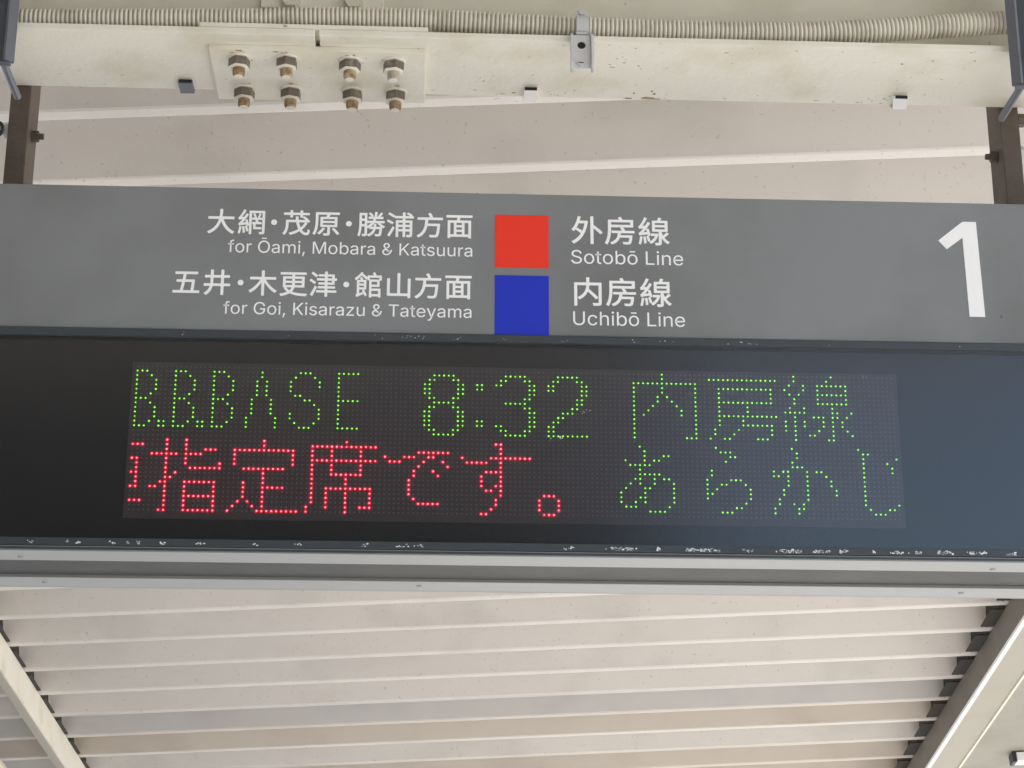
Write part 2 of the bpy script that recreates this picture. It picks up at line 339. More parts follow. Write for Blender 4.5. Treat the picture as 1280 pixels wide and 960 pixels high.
# clamp that holds the conduit
cl = empty('conduit_clamp', (.101, -.03, ZF), 'galvanised conduit clamp hanging at the front of the beam, with a round hole', 'clamp')
X0, X1 = .0815, .1195
def plate_hole(bm, x0, x1, y0, y1, z0, z1, hx, hy, hr, n=24):
    hole = [(hx+hr*math.cos(2*math.pi*i/n), hy+hr*math.sin(2*math.pi*i/n)) for i in range(n)]
    outer = []
    for i in range(n):
        a = 2*math.pi*i/n; c, s = math.cos(a), math.sin(a)
        ks = [((x1 if c > 0 else x0)-hx)/c if abs(c) > 1e-6 else 1e9, ((y1 if s > 0 else y0)-hy)/s if abs(s) > 1e-6 else 1e9]
        k = min(ks); outer.append([hx+k*c, hy+k*s])
    for cx_, cy_ in ((x0, y0), (x0, y1), (x1, y0), (x1, y1)):
        o = min(outer, key=lambda p: (p[0]-cx_)**2+(p[1]-cy_)**2); o[0], o[1] = cx_, cy_
    V = [[bm.verts.new((p[0], p[1], z)) for p in ring] for z in (z0, z1) for ring in (outer, hole)]
    for i in range(n):
        j = (i+1) % n
        bm.faces.new((V[0][i], V[0][j], V[1][j], V[1][i])); bm.faces.new((V[2][j], V[2][i], V[3][i], V[3][j]))
        bm.faces.new((V[0][j], V[0][i], V[2][i], V[2][j])); bm.faces.new((V[1][i], V[1][j], V[3][j], V[3][i]))
bm = bmesh.new(); plate_hole(bm, X0+.0048, X1-.0048, 3.312, 3.3715, -.0845, -.082, .0998, 3.3535, .0068)
for v in bm.verts: v.co = Vector((v.co.x, v.co.z, v.co.y))
bmesh.ops.recalc_face_normals(bm, faces=bm.faces[:]); mk('base_plate', bm, M['galv'], cl)
bm = bmesh.new(); cyl(bm, (.0998, -.0815, 3.3535), (0, 1, 0), .0088, .0018, 24); mk('hole_liner', bm, M['dark'], cl)
for xa, xb in ((X0, X0+.0045), (X1-.0045, X1)):
    bm = bmesh.new(); prism(bm, [(-.0805, 3.3745), (-.090, 3.3725), (-.0935, 3.366), (-.0935, 3.318), (-.090, 3.308), (-.0805, 3.305)], lambda u, v, h: Vector((h, u, v)), xa, xb)
    bmesh.ops.bevel(bm, geom=bm.edges[:], offset=.0008, segments=2, affect='EDGES'); mk('side_wall', bm, M['galv'], cl)
bm = bmesh.new(); cyl(bm, (.0985, -.0846, 3.3195), (0, -1, 0), .0062, .0045, 20, .005)
mk('screw', bm, M['galv'], cl)
bm = bmesh.new(); box(bm, .0945, .1025, -.0897, -.0888, 3.3187, 3.3202); mk('screw_recess', bm, M['dark'], cl)
mk('hook_arm', B(X0+.010, X1-.010, -.0815, -.03, 3.3755, 3.379, .0008), M['galv'], cl)
# band over the conduit
bm = bmesh.new(); zc = pz(.104); n_ = 22; A0, A1 = R(70), R(292)
rr = [[], []]
for xi in (.0935, .1135):
    inn, out = [], []
    for i in range(n_+1):
        a = A0+(A1-A0)*i/n_; yy, zz = math.cos(a), math.sin(a)
        inn.append(bm.verts.new((xi, -.05+yy*.0206, zc+zz*.0206))); out.append(bm.verts.new((xi, -.05+yy*.0224, zc+zz*.0224)))
    rr[0].append(inn); rr[1].append(out)
(i0, i1), (o0, o1) = rr
for i in range(n_):
    bm.faces.new((o0[i], o1[i], o1[i+1], o0[i+1])); bm.faces.new((i0[i+1], i1[i+1], i1[i], i0[i])); bm.faces.new((o0[i], o0[i+1], i0[i+1], i0[i])); bm.faces.new((o1[i+1], o1[i], i1[i], i1[i+1]))
bmesh.ops.recalc_face_normals(bm, faces=bm.faces[:]); mk('band', bm, M['galv'], cl, False)
mk('band_tab', B(.0935, .1135, -.0525, -.0502, zc+.0200, zc+.0335, .0005), M['galv'], cl)
bm = bmesh.new(); cyl(bm, (.1035, -.0526, zc+.029), (0, -1, 0), .0062, .0035, 18, .005); mk('band_screw', bm, M['galv'], cl)

# ------------------------------------------------------------------ brackets that grip the beam, with their clamping bolts
def bracket(sx, x_in, label):
    e = empty('beam_bracket', (x_in, -.1, 3.28), label, 'bracket', 'slate brackets gripping the beam ends')
    bm = bmesh.new()
    pts = [(0, 0), (.012, -.010), (.014, -.008), (.056, -.008), (.056, -.002), (.016, -.002), (.003, .005)]
    prism(bm, [(x_in+sx*u, -.1+v) for u, v in ((0, 0), (.0125, -.0105), (.0165, -.0085), (.003, .005))], lambda u, v, h: Vector((u, v, h)), 3.290, 3.62)
    mk('angle_leg', bm, M['slate'], e)
    bm = bmesh.new(); prism(bm, [(x_in+sx*u, -.1+v) for u, v in ((.0170, -.004), (.056, -.004), (.056, .002), (.0170, .002))], lambda u, v, h: Vector((u, v, h)), 3.290, 3.62)
    mk('angle_leg', bm, M['frame'], e)
    mk('foot', B(min(x_in+sx*.004, x_in+sx*.03), max(x_in+sx*.004, x_in+sx*.03), -.106, -.1, 3.283, 3.2895, .001), M['slate'], e)
    bm = bmesh.new(); xs = x_in+sx*.018; cyl(bm, (xs, -.1, 3.293), (0, 1, 0), .0062, .125, 20); cyl(bm, (xs, .0252, 3.293), (0, 1, 0), .0062, .003, 20, .0045)
    mk('clamping_rod', bm, M['slate'], e, False)
    bm = bmesh.new(); cyl(bm, (x_in+sx*.043, -.108, 3.345), (0, -1, 0), .012, .009, 6); mk('bolt_head', bm, M['brown'] if sx > 0 else M['creamd'], e)
    return e
bracket(-1, -.8085, 'slate grey angle bracket with a pale rod at the upper left corner')
bracket(1, .8005, 'slate grey angle bracket with a dark rod at the upper right corner')

# ------------------------------------------------------------------ brown hangers
def hanger(x0, x1, inner, label):
    e = empty('sign_hanger', ((x0+x1)/2, .16, 3.115), label, 'hanger', 'brown steel hangers above the sign')
    mk('post', B(x0, x1, .1245, .200, 3.1165, 3.5, .0025), M['brown'], e)
    sg = 1 if inner == x1 else -1
    bm = bmesh.new(); cyl(bm, (inner, .158, 3.285), (sg, 0, 0), .0105, .003, 20); cyl(bm, (inner+sg*.0032, .158, 3.285), (sg, 0, 0), .0098, .009, 6); cyl(bm, (inner+sg*.0124, .158, 3.285), (sg, 0, 0), .0055, .008, 14)
    mk('side_bolt', bm, M['brown'], e)
    out = x0 if inner == x1 else x1
    bm = bmesh.new(); cyl(bm, (out, .150, 3.29), (-sg, 0, 0), .0125, .010, 6); cyl(bm, (out-sg*.0102, .150, 3.29), (-sg, 0, 0), .006, .008, 14)
    mk('side_bolt', bm, M['galv'], e)
    return e
hl = hanger(-.861, -.8265, -.8265, 'brown steel hanger on the left, beside a black ring')
hr = hanger(.8475, .881, .8475, 'brown steel hanger on the right, rising to the beam')
bm = bmesh.new(); torus(bm, (-.8785, .11, 3.275), (0, 1, .15), .0125, .0035); tag(mk('cable_ring', bm, M['rubber'], smooth=True), 'small black ring of cable left of the left hanger', 'cable ring')
bm = bmesh.new(); cyl(bm, (.881, .135, 3.345), (1, 0, 0), .012, .012, 6); o = mk('upper_bolt', bm, M['brown'], hr)

# ------------------------------------------------------------------ departure sign
SX0, SX1 = -1.12, 1.12
sign = empty('departure_sign', (0, .1, 2.512), 'grey and black hanging station departure sign with lettering, colour squares and LED rows', 'sign')
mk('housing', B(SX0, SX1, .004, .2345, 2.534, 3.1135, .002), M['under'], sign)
fp = mk('fascia_panel', B(SX0, SX1, -.02, .0035, 2.8715, 3.1155, .0015), M['fascia'], sign)
# LED housing frame
mk('upper_frame', B(SX0, SX1, -.0235, .0035, 2.8585, 2.8703, .0012), M['frame'], sign)
mk('lower_frame', B(SX0, SX1, -.0235, .0035, 2.5205, 2.5325, .0012), M['frame'], sign)
mk('backing_board', B(SX0+.002, SX1-.002, .0012, .0032, 2.5328, 2.8582), M['black'], sign)
mk('smoked_pane', B(SX0+.001, SX1-.001, -.0165, -.0135, 2.5328, 2.8582), M['glass'], sign)
mk('front_rail', B(SX0, SX1, -.0225, .0385, 2.5115, 2.5198, .001), M['alu'], sign)
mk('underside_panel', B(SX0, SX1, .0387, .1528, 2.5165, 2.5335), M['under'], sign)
mk('rear_rail', B(SX0, SX1, .153, .2155, 2.5115, 2.5198, .001), M['alu'], sign)
mk('rear_lip', B(SX0, SX1, .2158, .236, 2.5145, 2.5335, .001), M['fascia'], sign)
mk('rail_groove', B(SX0, SX1, -.0238, -.0226, 2.5142, 2.5176), M['frame'], sign)
for x, y in ((.742, .02), (.735, .185), (-.757, .018), (-.75, .185), (-.15, .18)):
    bm = bmesh.new(); cyl(bm, (x, y, 2.5116), (0, 0, -1), .0052, .0016, 18, .004); box(bm, x-.0035, x+.0035, y-.0006, y+.0006, 2.5096, 2.51005)
    mk('rail_screw', bm, M['alu'], sign)
# chips in the paint of both frame strips
random.seed(11)
vf = lambda u, v, h: Vector((u, h, v))
bm = bmesh.new()
def vblob(cx, cz, rx, rz, y=-.0236):
    nn = random.choice((5, 6, 7, 8))
    pts = [(cx+rx*random.uniform(.35, 1.15)*math.cos(2*math.pi*i/nn), cz+rz*random.uniform(.35, 1.15)*math.sin(2*math.pi*i/nn)) for i in range(nn)]
    prism(bm, pts, vf, y, y-.0003)
for c, n_, sp in [(-.735, 3, .008), (-.683, 2, .004), (-.665, 3, .004), (-.613, 3, .006), (-.59, 2, .003), (-.575, 3, .005), (-.54, 3, .003), (-.482, 4, .005), (-.40, 3, .006), (-.335, 3, .005), (-.235, 3, .005), (-.175, 5, .012), (-.15, 6, .006),
                  (.075, 5, .009), (.15, 9, .012), (.172, 6, .008), (.215, 3, .004), (.265, 8, .008), (.283, 6, .004), (.30, 7, .010), (.355, 5, .006), (.408, 10, .008), (.428, 9, .009), (.465, 10, .01), (.50, 7, .008), (.545, 2, .003), (.585, 8, .009), (.615, 4, .005), (.655, 10, .011), (.70, 8, .009), (.715, 3, .004), (.76, 6, .006), (.80, 5, .005)]:
    for _ in range(n_*2):
        g_ = 1.5 if c > .1 else 1.0; vblob(c+random.gauss(0, sp*.6), 2.5232+random.triangular(0, .0055, .0012), g_*random.uniform(.0005, .0026), g_*random.uniform(.0005, .0015))
for c, n_ in [(-.525, 2), (-.36, 1), (-.22, 2), (-.17, 5), (-.155, 4), (-.1, 3), (-.02, 2), (.07, 3), (.19, 3), (.235, 3), (.35, 5), (.37, 2), (.5, 1), (.7, 1)]:
    for _ in range(n_): vblob(c+random.gauss(0, .006), 2.8635+random.uniform(-.003, .003), random.uniform(.0004, .0014), random.uniform(.0004, .001))
for x, z, n_ in [(.0665, 2.7035, 7), (.100, 2.7465, 4), (.108, 2.749, 3), (.052, 2.700, 2), (-.466, 2.6, 3), (.545, 2.812, 3)]:
    for _ in range(n_): vblob(x+random.gauss(0, .0025), z+random.gauss(0, .0015), random.uniform(.0004, .0012), random.uniform(.0004, .0014), -.01652)
tag(mk('paint_chip', bm, M['chip'], sign), kind='stuff')

# printed matter on the fascia ------------------------------------------------
YP = -.0202
def rect_print(name, x0, x1, z0, z1, m_):
    mk(name, B(x0, x1, YP-.0004, YP, z0, z1), m_, fp)
rect_print('red_square', -.0375, .0488, 2.9862, 3.0778, M['red'])
rect_print('blue_square', -.0375, .0488, 2.8722, 2.9730, M['blue'])
bm = bmesh.new(); prism(bm, [(.6827, 3.0479), (.7245, 3.0817), (.7469, 3.0817), (.7500, 2.9163), (.7246, 2.9163), (.7228, 3.0536), (.6957, 3.0327)], vf, YP, YP-.0004)
mk('platform_number', bm, M['white'], fp)
cu = bpy.data.curves.new('type', 'FONT'); to = bpy.data.objects.new('type', cu); COL.objects.link(to)
def glyphs(s):
    cu.body = s; cu.resolution_u = 6; cu.size = 1
    bpy.context.view_layer.update()
    me = bpy.data.meshes.new_from_object(to.evaluated_get(bpy.context.evaluated_depsgraph_get()))
    V = [tuple(v.co) for v in me.vertices]; Fc = [tuple(p.vertices) for p in me.polygons]; bpy.data.meshes.remove(me)
    return V, Fc
INTER = {'&':[[(197,-7),(173,-6),(150,-2),(129,4),(110,12),(93,22),(78,34),(65,47),(54,62),(45,78),(39,96),(35,114),(34,133),(37,163),(47,189),(63,213),(85,235),(97,245),(111,256),(125,267),(140,279),(216,335),(226,343),(237,352),(246,363),(255,375),(260,389),(262,405),(258,427),(245,445),(226,457),(201,461),(184,459),(168,453),(155,444),(145,431),(139,416),(137,399),(139,380),(145,363),(155,346),(169,327),(185,307),(204,284),(438,0),(364,0),(171,231),(121,293),(111,306),(102,319),(94,331),(87,344),(78,370),(75,398),(76,415),(79,430),(84,445),(91,458),(109,481),(134,499),(149,505),(165,510),(182,513),(200,513),(218,513),(235,510),(251,505),(266,499),(290,482),(308,459),(320,433),(324,404),(322,382),(315,362),(305,342),(291,325),(275,308),(256,293),(154,217),(140,206),(128,195),(118,185),(110,174),(100,154),(97,131),(100,108),(109,87),(124,70),(143,57),(166,49),(193,46),(223,50),(251,59),(265,66),(278,75),(290,84),(301,95),(312,108),(321,121),(329,136),(336,151),(342,168),(346,186),(348,205),(349,224),(408,224),(407,201),(405,180),(401,161),(397,144),(385,115),(371,92),(357,75),(345,62),(333,47),(320,34),(305,23),(289,14),(271,7),(252,1),(234,-3),(215,-6)]],
 ',':[[(38,-119),(68,71),(137,71),(84,-119)]],
 'G':[[(269,-7),(236,-5),(205,1),(176,11),(149,25),(125,43),(104,64),(85,88),(69,116),(57,146),(47,179),(42,215),(40,254),(42,293),(47,329),(57,362),(69,393),(85,421),(103,445),(125,466),(149,484),(175,498),(203,508),(233,514),(265,516),(285,515),(304,513),(322,509),(340,504),(358,497),(374,489),(389,480),(403,469),(416,458),(429,445),(439,431),(449,416),(458,401),(465,384),(470,367),(474,349),(408,349),(399,372),(387,393),(373,411),(356,427),(337,439),(315,448),(291,454),(265,456),(243,454),(222,450),(202,443),(183,432),(166,419),(150,404),(137,385),(125,364),(116,340),(109,314),(105,285),(103,254),(105,223),(109,194),(116,168),(125,145),(137,124),(151,105),(166,90),(184,76),(203,66),(224,59),(246,54),(269,53),(290,54),(309,57),(328,63),(345,71),(360,81),(374,93),(386,107),(396,123),(404,141),(410,160),(414,180),(415,202),(434,199),(283,199),(283,256),(478,256),(478,200),(476,170),(471,141),(463,115),(451,91),(436,69),(419,50),(399,33),(377,19),(352,8),(326,0),(298,-5)]],
 'K':[[(60,0),(60,509),(125,509),(125,240),(364,509),(448,509),(243,289),(449,0),(372,0),(197,245),(125,167),(125,0)]],
 'L':[[(60,0),(60,509),(125,509),(125,57),(361,57),(361,0)]],
 'M':[[(60,0),(60,509),(152,509),(277,187),(287,159),(299,123),(311,84),(322,49),(307,49),(318,83),(330,121),(342,158),(352,187),(476,509),(568,509),(568,0),(504,0),(504,291),(504,327),(505,369),(506,413),(507,457),(513,457),(505,433),(498,409),(482,363),(467,322),(456,291),(342,0),(286,0),(170,291),(159,321),(145,361),(129,408),(112,457),(119,457),(120,416),(121,372),(122,328),(122,291),(122,0)]],
 'S':[[(224,-9),(197,-8),(172,-4),(149,1),(128,9),(108,19),(91,31),(76,45),(64,60),(54,77),(46,96),(41,115),(38,137),(104,137),(110,110),(123,88),(142,71),(166,59),(194,52),(224,49),(241,50),(257,52),(272,55),(286,60),(311,74),(329,92),(341,114),(346,139),(342,161),(332,179),(316,193),(296,205),(272,214),(245,222),(184,239),(154,249),(128,260),(105,274),(86,289),(71,307),(60,326),(54,348),(52,372),(53,393),(58,413),(65,431),(75,448),(87,463),(102,476),(119,488),(138,498),(158,506),(180,511),(203,514),(227,516),(252,514),(275,511),(296,505),(316,498),(334,488),(351,476),(365,463),(377,449),(387,433),(394,415),(399,397),(401,378),(337,378),(334,396),(326,412),(316,426),(302,437),(286,447),(267,453),(247,457),(225,459),(194,456),(167,448),(145,435),(129,418),(118,398),(115,376),(119,352),(131,334),(148,319),(169,308),(191,300),(212,293),(264,279),(287,272),(312,264),(336,252),(359,238),(379,220),(395,198),(401,185),(405,171),(407,155),(408,139),(407,118),(403,99),(396,81),(386,64),(374,48),(360,34),(343,21),(323,11),(302,2),(278,-4),(252,-8)]],
 'T':[[(32,452),(32,509),(417,509),(417,452),(257,452),(257,0),(193,0),(193,452)]],
 'U':[[(259,-8),(230,-7),(203,-2),(177,5),(154,15),(133,28),(114,43),(98,60),(85,80),(74,101),(66,124),(62,148),(60,173),(60,509),(124,509),(124,178),(125,160),(128,144),(133,128),(141,113),(150,99),(160,87),(173,77),(187,68),(203,61),(220,56),(239,53),(259,52),(279,53),(298,56),(315,61),(331,68),(345,77),(357,87),(368,99),(377,113),(384,128),(389,144),(392,160),(393,178),(393,509),(457,509),(457,173),(456,148),(451,124),(443,101),(433,80),(419,60),(403,43),(384,28),(363,15),(340,5),(315,-2),(288,-7)]],
 'a':[[(160,-9),(142,-8),(126,-5),(110,-1),(94,5),(80,12),(68,22),(57,32),(48,45),(40,58),(35,73),(31,90),(30,108),(34,138),(43,161),(58,179),(78,193),(100,203),(125,211),(152,216),(178,220),(234,227),(252,230),(265,235),(273,243),(276,255),(276,257),(273,279),(267,297),(256,311),(240,322),(220,329),(196,331),(171,329),(149,322),(132,313),(118,301),(107,288),(100,274),(41,291),(48,308),(57,322),(67,335),(79,346),(91,355),(104,364),(118,370),(133,375),(148,379),(163,382),(179,384),(194,384),(215,383),(239,379),(263,372),(286,360),(306,343),(322,320),(329,306),(333,290),(336,272),(337,251),(337,0),(277,0),(277,52),(272,52),(264,38),(252,25),(236,12),(215,1),(190,-6)],[(170,45),(202,49),(228,59),(248,74),(263,93),(272,115),(276,138),(276,190),(270,186),(259,182),(246,179),(231,176),(200,171),(175,168),(154,164),(134,159),(117,150),(103,139),(95,124),(92,105),(94,87),(102,72),(114,61),(130,52),(149,47)]],
 'b':[[(229,-8),(198,-5),(172,4),(153,17),(138,31),(127,46),(118,59),(112,59),(112,0),(53,0),(53,509),(114,509),(114,319),(118,319),(127,331),(137,346),(152,360),(171,373),(197,381),(229,384),(252,383),(274,378),(294,371),(313,361),(330,347),(345,332),(359,313),(370,293),(379,270),(385,245),(389,218),(390,189),(389,160),(385,133),(379,108),(370,84),(359,64),(346,45),(330,29),(313,16),(294,5),(274,-2),(252,-7)],[(220,47),(237,48),(253,51),(267,57),(279,66),(291,76),(301,88),(309,101),(316,117),(321,133),(325,151),(327,170),(328,189),(327,209),(325,227),(321,245),(316,261),(309,276),(301,290),(291,301),(280,311),(267,319),(253,325),(237,329),(220,330),(203,329),(188,325),(174,320),(161,312),(150,302),(140,291),(132,278),(125,263),(120,247),(116,229),(113,210),(113,189),(113,169),(116,150),(120,132),(125,115),(132,100),(140,86),(150,75),(162,65),(174,57),(188,51),(204,48)]],
 'c':[[(207,-8),(182,-7),(159,-2),(137,6),(117,16),(98,30),(82,46),(68,64),(56,85),(46,108),(40,133),(36,159),(34,187),(36,216),(40,243),(46,268),(56,291),(68,312),(82,330),(98,346),(117,360),(137,371),(159,378),(182,383),(207,384),(234,383),(260,377),(284,368),(305,356),(324,341),(340,322),(353,301),(362,277),(303,262),(298,276),(290,289),(281,301),(270,311),(257,319),(242,325),(226,329),(207,330),(189,329),(173,325),(158,319),(145,310),(134,300),(124,287),(115,274),(108,258),(103,242),(99,224),(97,206),(96,187),(97,169),(99,151),(103,134),(108,117),(115,102),(124,89),(134,76),(145,66),(158,57),(173,51),(189,48),(207,46),(226,48),(243,52),(258,58),(271,66),(282,76),(292,89),(299,102),(304,117),(363,102),(354,78),(341,56),(325,37),(306,21),(285,9),(261,-1),(235,-6)]],
 'e':[[(212,-8),(185,-7),(161,-2),(138,6),(117,16),(98,30),(82,46),(68,64),(56,85),(46,108),(40,132),(35,159),(34,187),(35,215),(39,242),(46,267),(55,290),(67,311),(81,329),(97,346),(115,359),(135,370),(157,378),(180,383),(205,384),(221,384),(236,382),(251,379),(266,374),(280,368),(294,361),(307,351),(319,341),(331,329),(341,315),(350,299),(357,282),(363,263),(368,242),(370,219),(371,194),(371,169),(75,169),(75,221),(338,221),(310,202),(309,220),(307,237),(303,254),(298,269),(283,294),(263,314),(237,326),(205,330),(189,329),(173,326),(159,321),(146,313),(125,294),(109,270),(99,241),(96,211),(96,178),(97,157),(100,139),(104,122),(110,106),(118,92),(128,80),(139,70),(151,61),(165,55),(179,50),(195,47),(212,46),(234,48),(254,53),(271,61),(285,73),(297,88),(306,105),(365,91),(353,63),(335,39),(324,29),(311,19),(298,11),(283,4),(266,-1),(249,-5),(231,-7)]],
 'f':[[(228,379),(228,327),(6,327),(6,379)],[(81,0),(81,432),(84,461),(96,486),(113,505),(135,519),(161,527),(187,530),(207,529),(222,527),(234,524),(243,521),(227,468),(215,472),(206,473),(195,474),(171,470),(154,460),(145,443),(142,419),(142,0)]],
 'h':[[(114,227),(114,0),(53,0),(53,509),(114,509),(114,287),(102,287),(112,312),(124,332),(137,349),(152,362),(169,372),(187,379),(207,383),(227,384),(246,383),(264,380),(280,376),(295,369),(309,360),(321,349),(332,336),(341,321),(348,304),(353,285),(356,264),(357,240),(357,0),(296,0),(296,235),(295,256),(290,275),(283,291),(273,304),(260,315),(246,323),(229,328),(210,329),(184,326),(161,317),(141,303),(126,283),(117,257)]],
 'i':[[(53,0),(53,379),(114,379),(114,0)],[(84,443),(67,446),(54,455),(44,468),(41,483),(44,499),(54,512),(67,521),(84,524),(100,521),(114,512),(123,499),(126,483),(123,468),(114,455),(100,446)]],
 'm':[[(53,0),(53,379),(112,379),(112,295),(108,295),(118,323),(132,346),(151,363),(172,376),(195,384),(219,386),(239,385),(257,380),(273,372),(287,361),(299,347),(309,331),(316,314),(321,295),(312,295),(322,321),(337,343),(357,361),(381,375),(407,383),(437,386),(453,385),(468,383),(483,378),(497,372),(510,364),(522,354),(532,342),(541,328),(548,313),(553,296),(556,276),(557,255),(557,0),(496,0),(496,254),(494,273),(490,289),(483,302),(473,313),(447,326),(419,330),(395,328),(374,320),(358,307),(345,290),(338,270),(335,247),(335,0),(274,0),(274,260),(269,288),(253,311),(229,326),(199,330),(178,328),(158,320),(140,307),(126,289),(117,266),(114,238),(114,0)]],
 'n':[[(114,227),(114,0),(53,0),(53,379),(112,379),(112,287),(102,287),(112,312),(124,332),(137,349),(152,362),(169,372),(187,379),(207,383),(227,384),(246,383),(264,380),(280,376),(295,369),(309,360),(321,349),(332,336),(341,321),(348,304),(353,285),(356,264),(357,240),(357,0),(296,0),(296,235),(295,256),(290,275),(283,291),(273,304),(260,315),(246,323),(229,328),(210,329),(184,326),(161,317),(141,303),(126,283),(117,257)]],
 'o':[[(207,-8),(182,-7),(159,-2),(137,6),(117,16),(98,30),(82,46),(68,64),(56,85),(46,108),(40,133),(36,159),(34,187),(36,216),(40,243),(46,268),(56,291),(68,312),(82,330),(98,346),(117,360),(137,371),(159,378),(182,383),(207,384),(233,383),(256,378),(278,371),(299,360),(317,346),(333,330),(347,312),(359,291),(369,268),(376,243),(380,216),(381,187),(380,159),(376,133),(369,108),(359,85),(347,64),(333,46),(317,30),(299,16),(278,6),(256,-2),(233,-7)],[(207,46),(226,48),(242,51),(257,57),(270,66),(282,76),(292,89),(300,102),(307,117),(312,134),(316,151),(318,169),(319,187),(318,206),(316,224),(312,242),(307,258),(300,274),(292,287),(282,300),(270,310),(257,319),(242,325),(226,329),(207,330),(189,329),(173,325),(158,319),(145,310),(134,300),(124,287),(115,274),(108,258),(103,242),(99,224),(97,206),(96,187),(97,169),(99,151),(103,134),(108,117),(115,102),(124,89),(134,76),(145,66),(158,57),(173,51),(189,48)]],
 'r':[[(53,0),(53,379),(112,379),(112,321),(115,321),(130,347),(152,367),(166,375),(181,380),(196,384),(213,385),(229,384),(243,384),(243,322),(230,324),(219,325),(207,326),(182,323),(159,315),(140,301),(126,284),(117,262),(114,237),(114,0)]],
 's':[[(182,-8),(163,-7),(145,-5),(128,-2),(112,3),(98,10),(84,18),(72,27),(62,38),(53,50),(45,63),(40,78),(36,94),(94,107),(105,79),(124,60),(150,49),(181,45),(200,46),(217,50),(232,55),(244,62),(262,81),(268,103),(265,121),(254,136),(237,147),(212,155),(149,170),(125,177),(104,186),(87,196),(72,208),(61,222),(53,237),(48,255),(47,274),(48,290),(51,305),(57,319),(65,332),(75,343),(87,354),(100,363),(115,370),(131,377),(149,381),(167,384),(187,384),(206,384),(223,381),(239,378),(254,372),(279,358),(299,339),(314,316),(324,290),(268,277),(258,298),(243,316),(219,328),(187,333),(156,329),(131,317),(114,299),(109,277),(112,258),(124,243),(144,232),(172,223),(229,209),(254,202),(275,194),(292,183),(306,171),(317,158),(325,142),(330,125),(331,107),(330,90),(326,75),(321,61),(312,47),(302,35),(290,24),(276,15),(260,6),(242,0),(223,-5),(203,-7)]],
 't':[[(204,379),(204,327),(6,327),(6,379)],[(65,471),(126,471),(126,98),(128,76),(136,61),(150,53),(170,50),(185,51),(202,54),(213,2),(203,-1),(192,-3),(180,-4),(168,-4),(145,-3),(125,2),(107,10),(92,21),(80,35),(72,52),(67,71),(65,93)]],
 'u':[[(182,-5),(164,-4),(146,-1),(130,4),(115,11),(101,20),(89,31),(78,44),(69,59),(62,76),(57,95),(54,116),(53,139),(53,379),(114,379),(114,144),(115,123),(119,105),(127,89),(137,75),(150,64),(164,56),(181,52),(200,50),(226,53),(249,62),(268,77),(283,97),(293,122),(296,153),(296,379),(357,379),(357,0),(298,0),(298,92),(307,92),(297,67),(286,47),(272,30),(257,17),(240,7),(222,0),(203,-4)]],
 'y':[[(47,-139),(61,-86),(71,-87),(88,-90),(104,-89),(118,-84),(130,-74),(141,-58),(151,-36),(163,-1),(17,379),(84,379),(165,155),(171,138),(177,121),(182,104),(187,87),(191,70),(196,53),(201,37),(206,21),(184,21),(188,37),(193,53),(198,70),(202,87),(207,104),(212,121),(218,138),(224,155),(305,379),(371,379),(204,-58),(191,-85),(177,-107),(159,-124),(139,-136),(117,-143),(91,-145),(77,-145),(65,-143),(54,-141)]],
 'z':[[(42,0),(42,46),(254,320),(254,323),(48,323),(48,379),(333,379),(333,331),(126,60),(126,56),(339,56),(339,0)]],
 'Ō':[[(267,-7),(235,-5),(205,1),(177,11),(150,25),(126,42),(105,63),(86,88),(70,115),(57,146),(48,179),(42,215),(40,254),(42,293),(48,329),(57,362),(70,393),(86,421),(105,445),(126,466),(150,484),(177,498),(205,508),(235,514),(267,516),(299,514),(329,508),(357,498),(384,484),(408,466),(429,445),(448,421),(464,393),(477,362),(486,329),(491,293),(493,254),(491,215),(486,179),(477,146),(464,115),(448,88),(429,63),(408,42),(384,25),(357,11),(329,1),(299,-5)],[(267,53),(289,54),(310,59),(330,66),(349,76),(367,89),(383,105),(396,123),(408,144),(418,168),(425,194),(429,223),(430,254),(429,286),(425,314),(418,341),(408,365),(396,386),(383,404),(367,420),(349,433),(330,443),(310,450),(289,454),(267,456),(245,454),(223,450),(203,443),(184,433),(167,420),(151,404),(137,385),(125,364),(116,340),(109,314),(105,285),(103,254),(105,223),(109,194),(116,168),(125,144),(137,123),(151,105),(167,89),(184,76),(203,66),(223,59),(245,54)],[(362,636),(362,587),(172,587),(172,636)]],
 'ō':[[(207,-8),(182,-7),(159,-2),(137,6),(117,16),(98,30),(82,46),(68,64),(56,85),(46,108),(40,133),(36,159),(34,187),(36,216),(40,243),(46,268),(56,291),(68,312),(82,330),(98,346),(117,360),(137,371),(159,378),(182,383),(207,384),(233,383),(256,378),(278,371),(299,360),(317,346),(333,330),(347,312),(359,291),(369,268),(376,243),(380,216),(381,187),(380,159),(376,133),(369,108),(359,85),(347,64),(333,46),(317,30),(299,16),(278,6),(256,-2),(233,-7)],[(207,46),(226,48),(242,51),(257,57),(270,66),(282,76),(292,89),(300,102),(307,117),(312,134),(316,151),(318,169),(319,187),(318,206),(316,224),(312,242),(307,258),(300,274),(292,287),(282,300),(270,310),(257,319),(242,325),(226,329),(207,330),(189,329),(173,325),(158,319),(145,310),(134,300),(124,287),(115,274),(108,258),(103,242),(99,224),(97,206),(96,187),(97,169),(99,151),(103,134),(108,117),(115,102),(124,89),(134,76),(145,66),(158,57),(173,51),(189,48)],[(302,506),(302,458),(113,458),(113,506)]]}
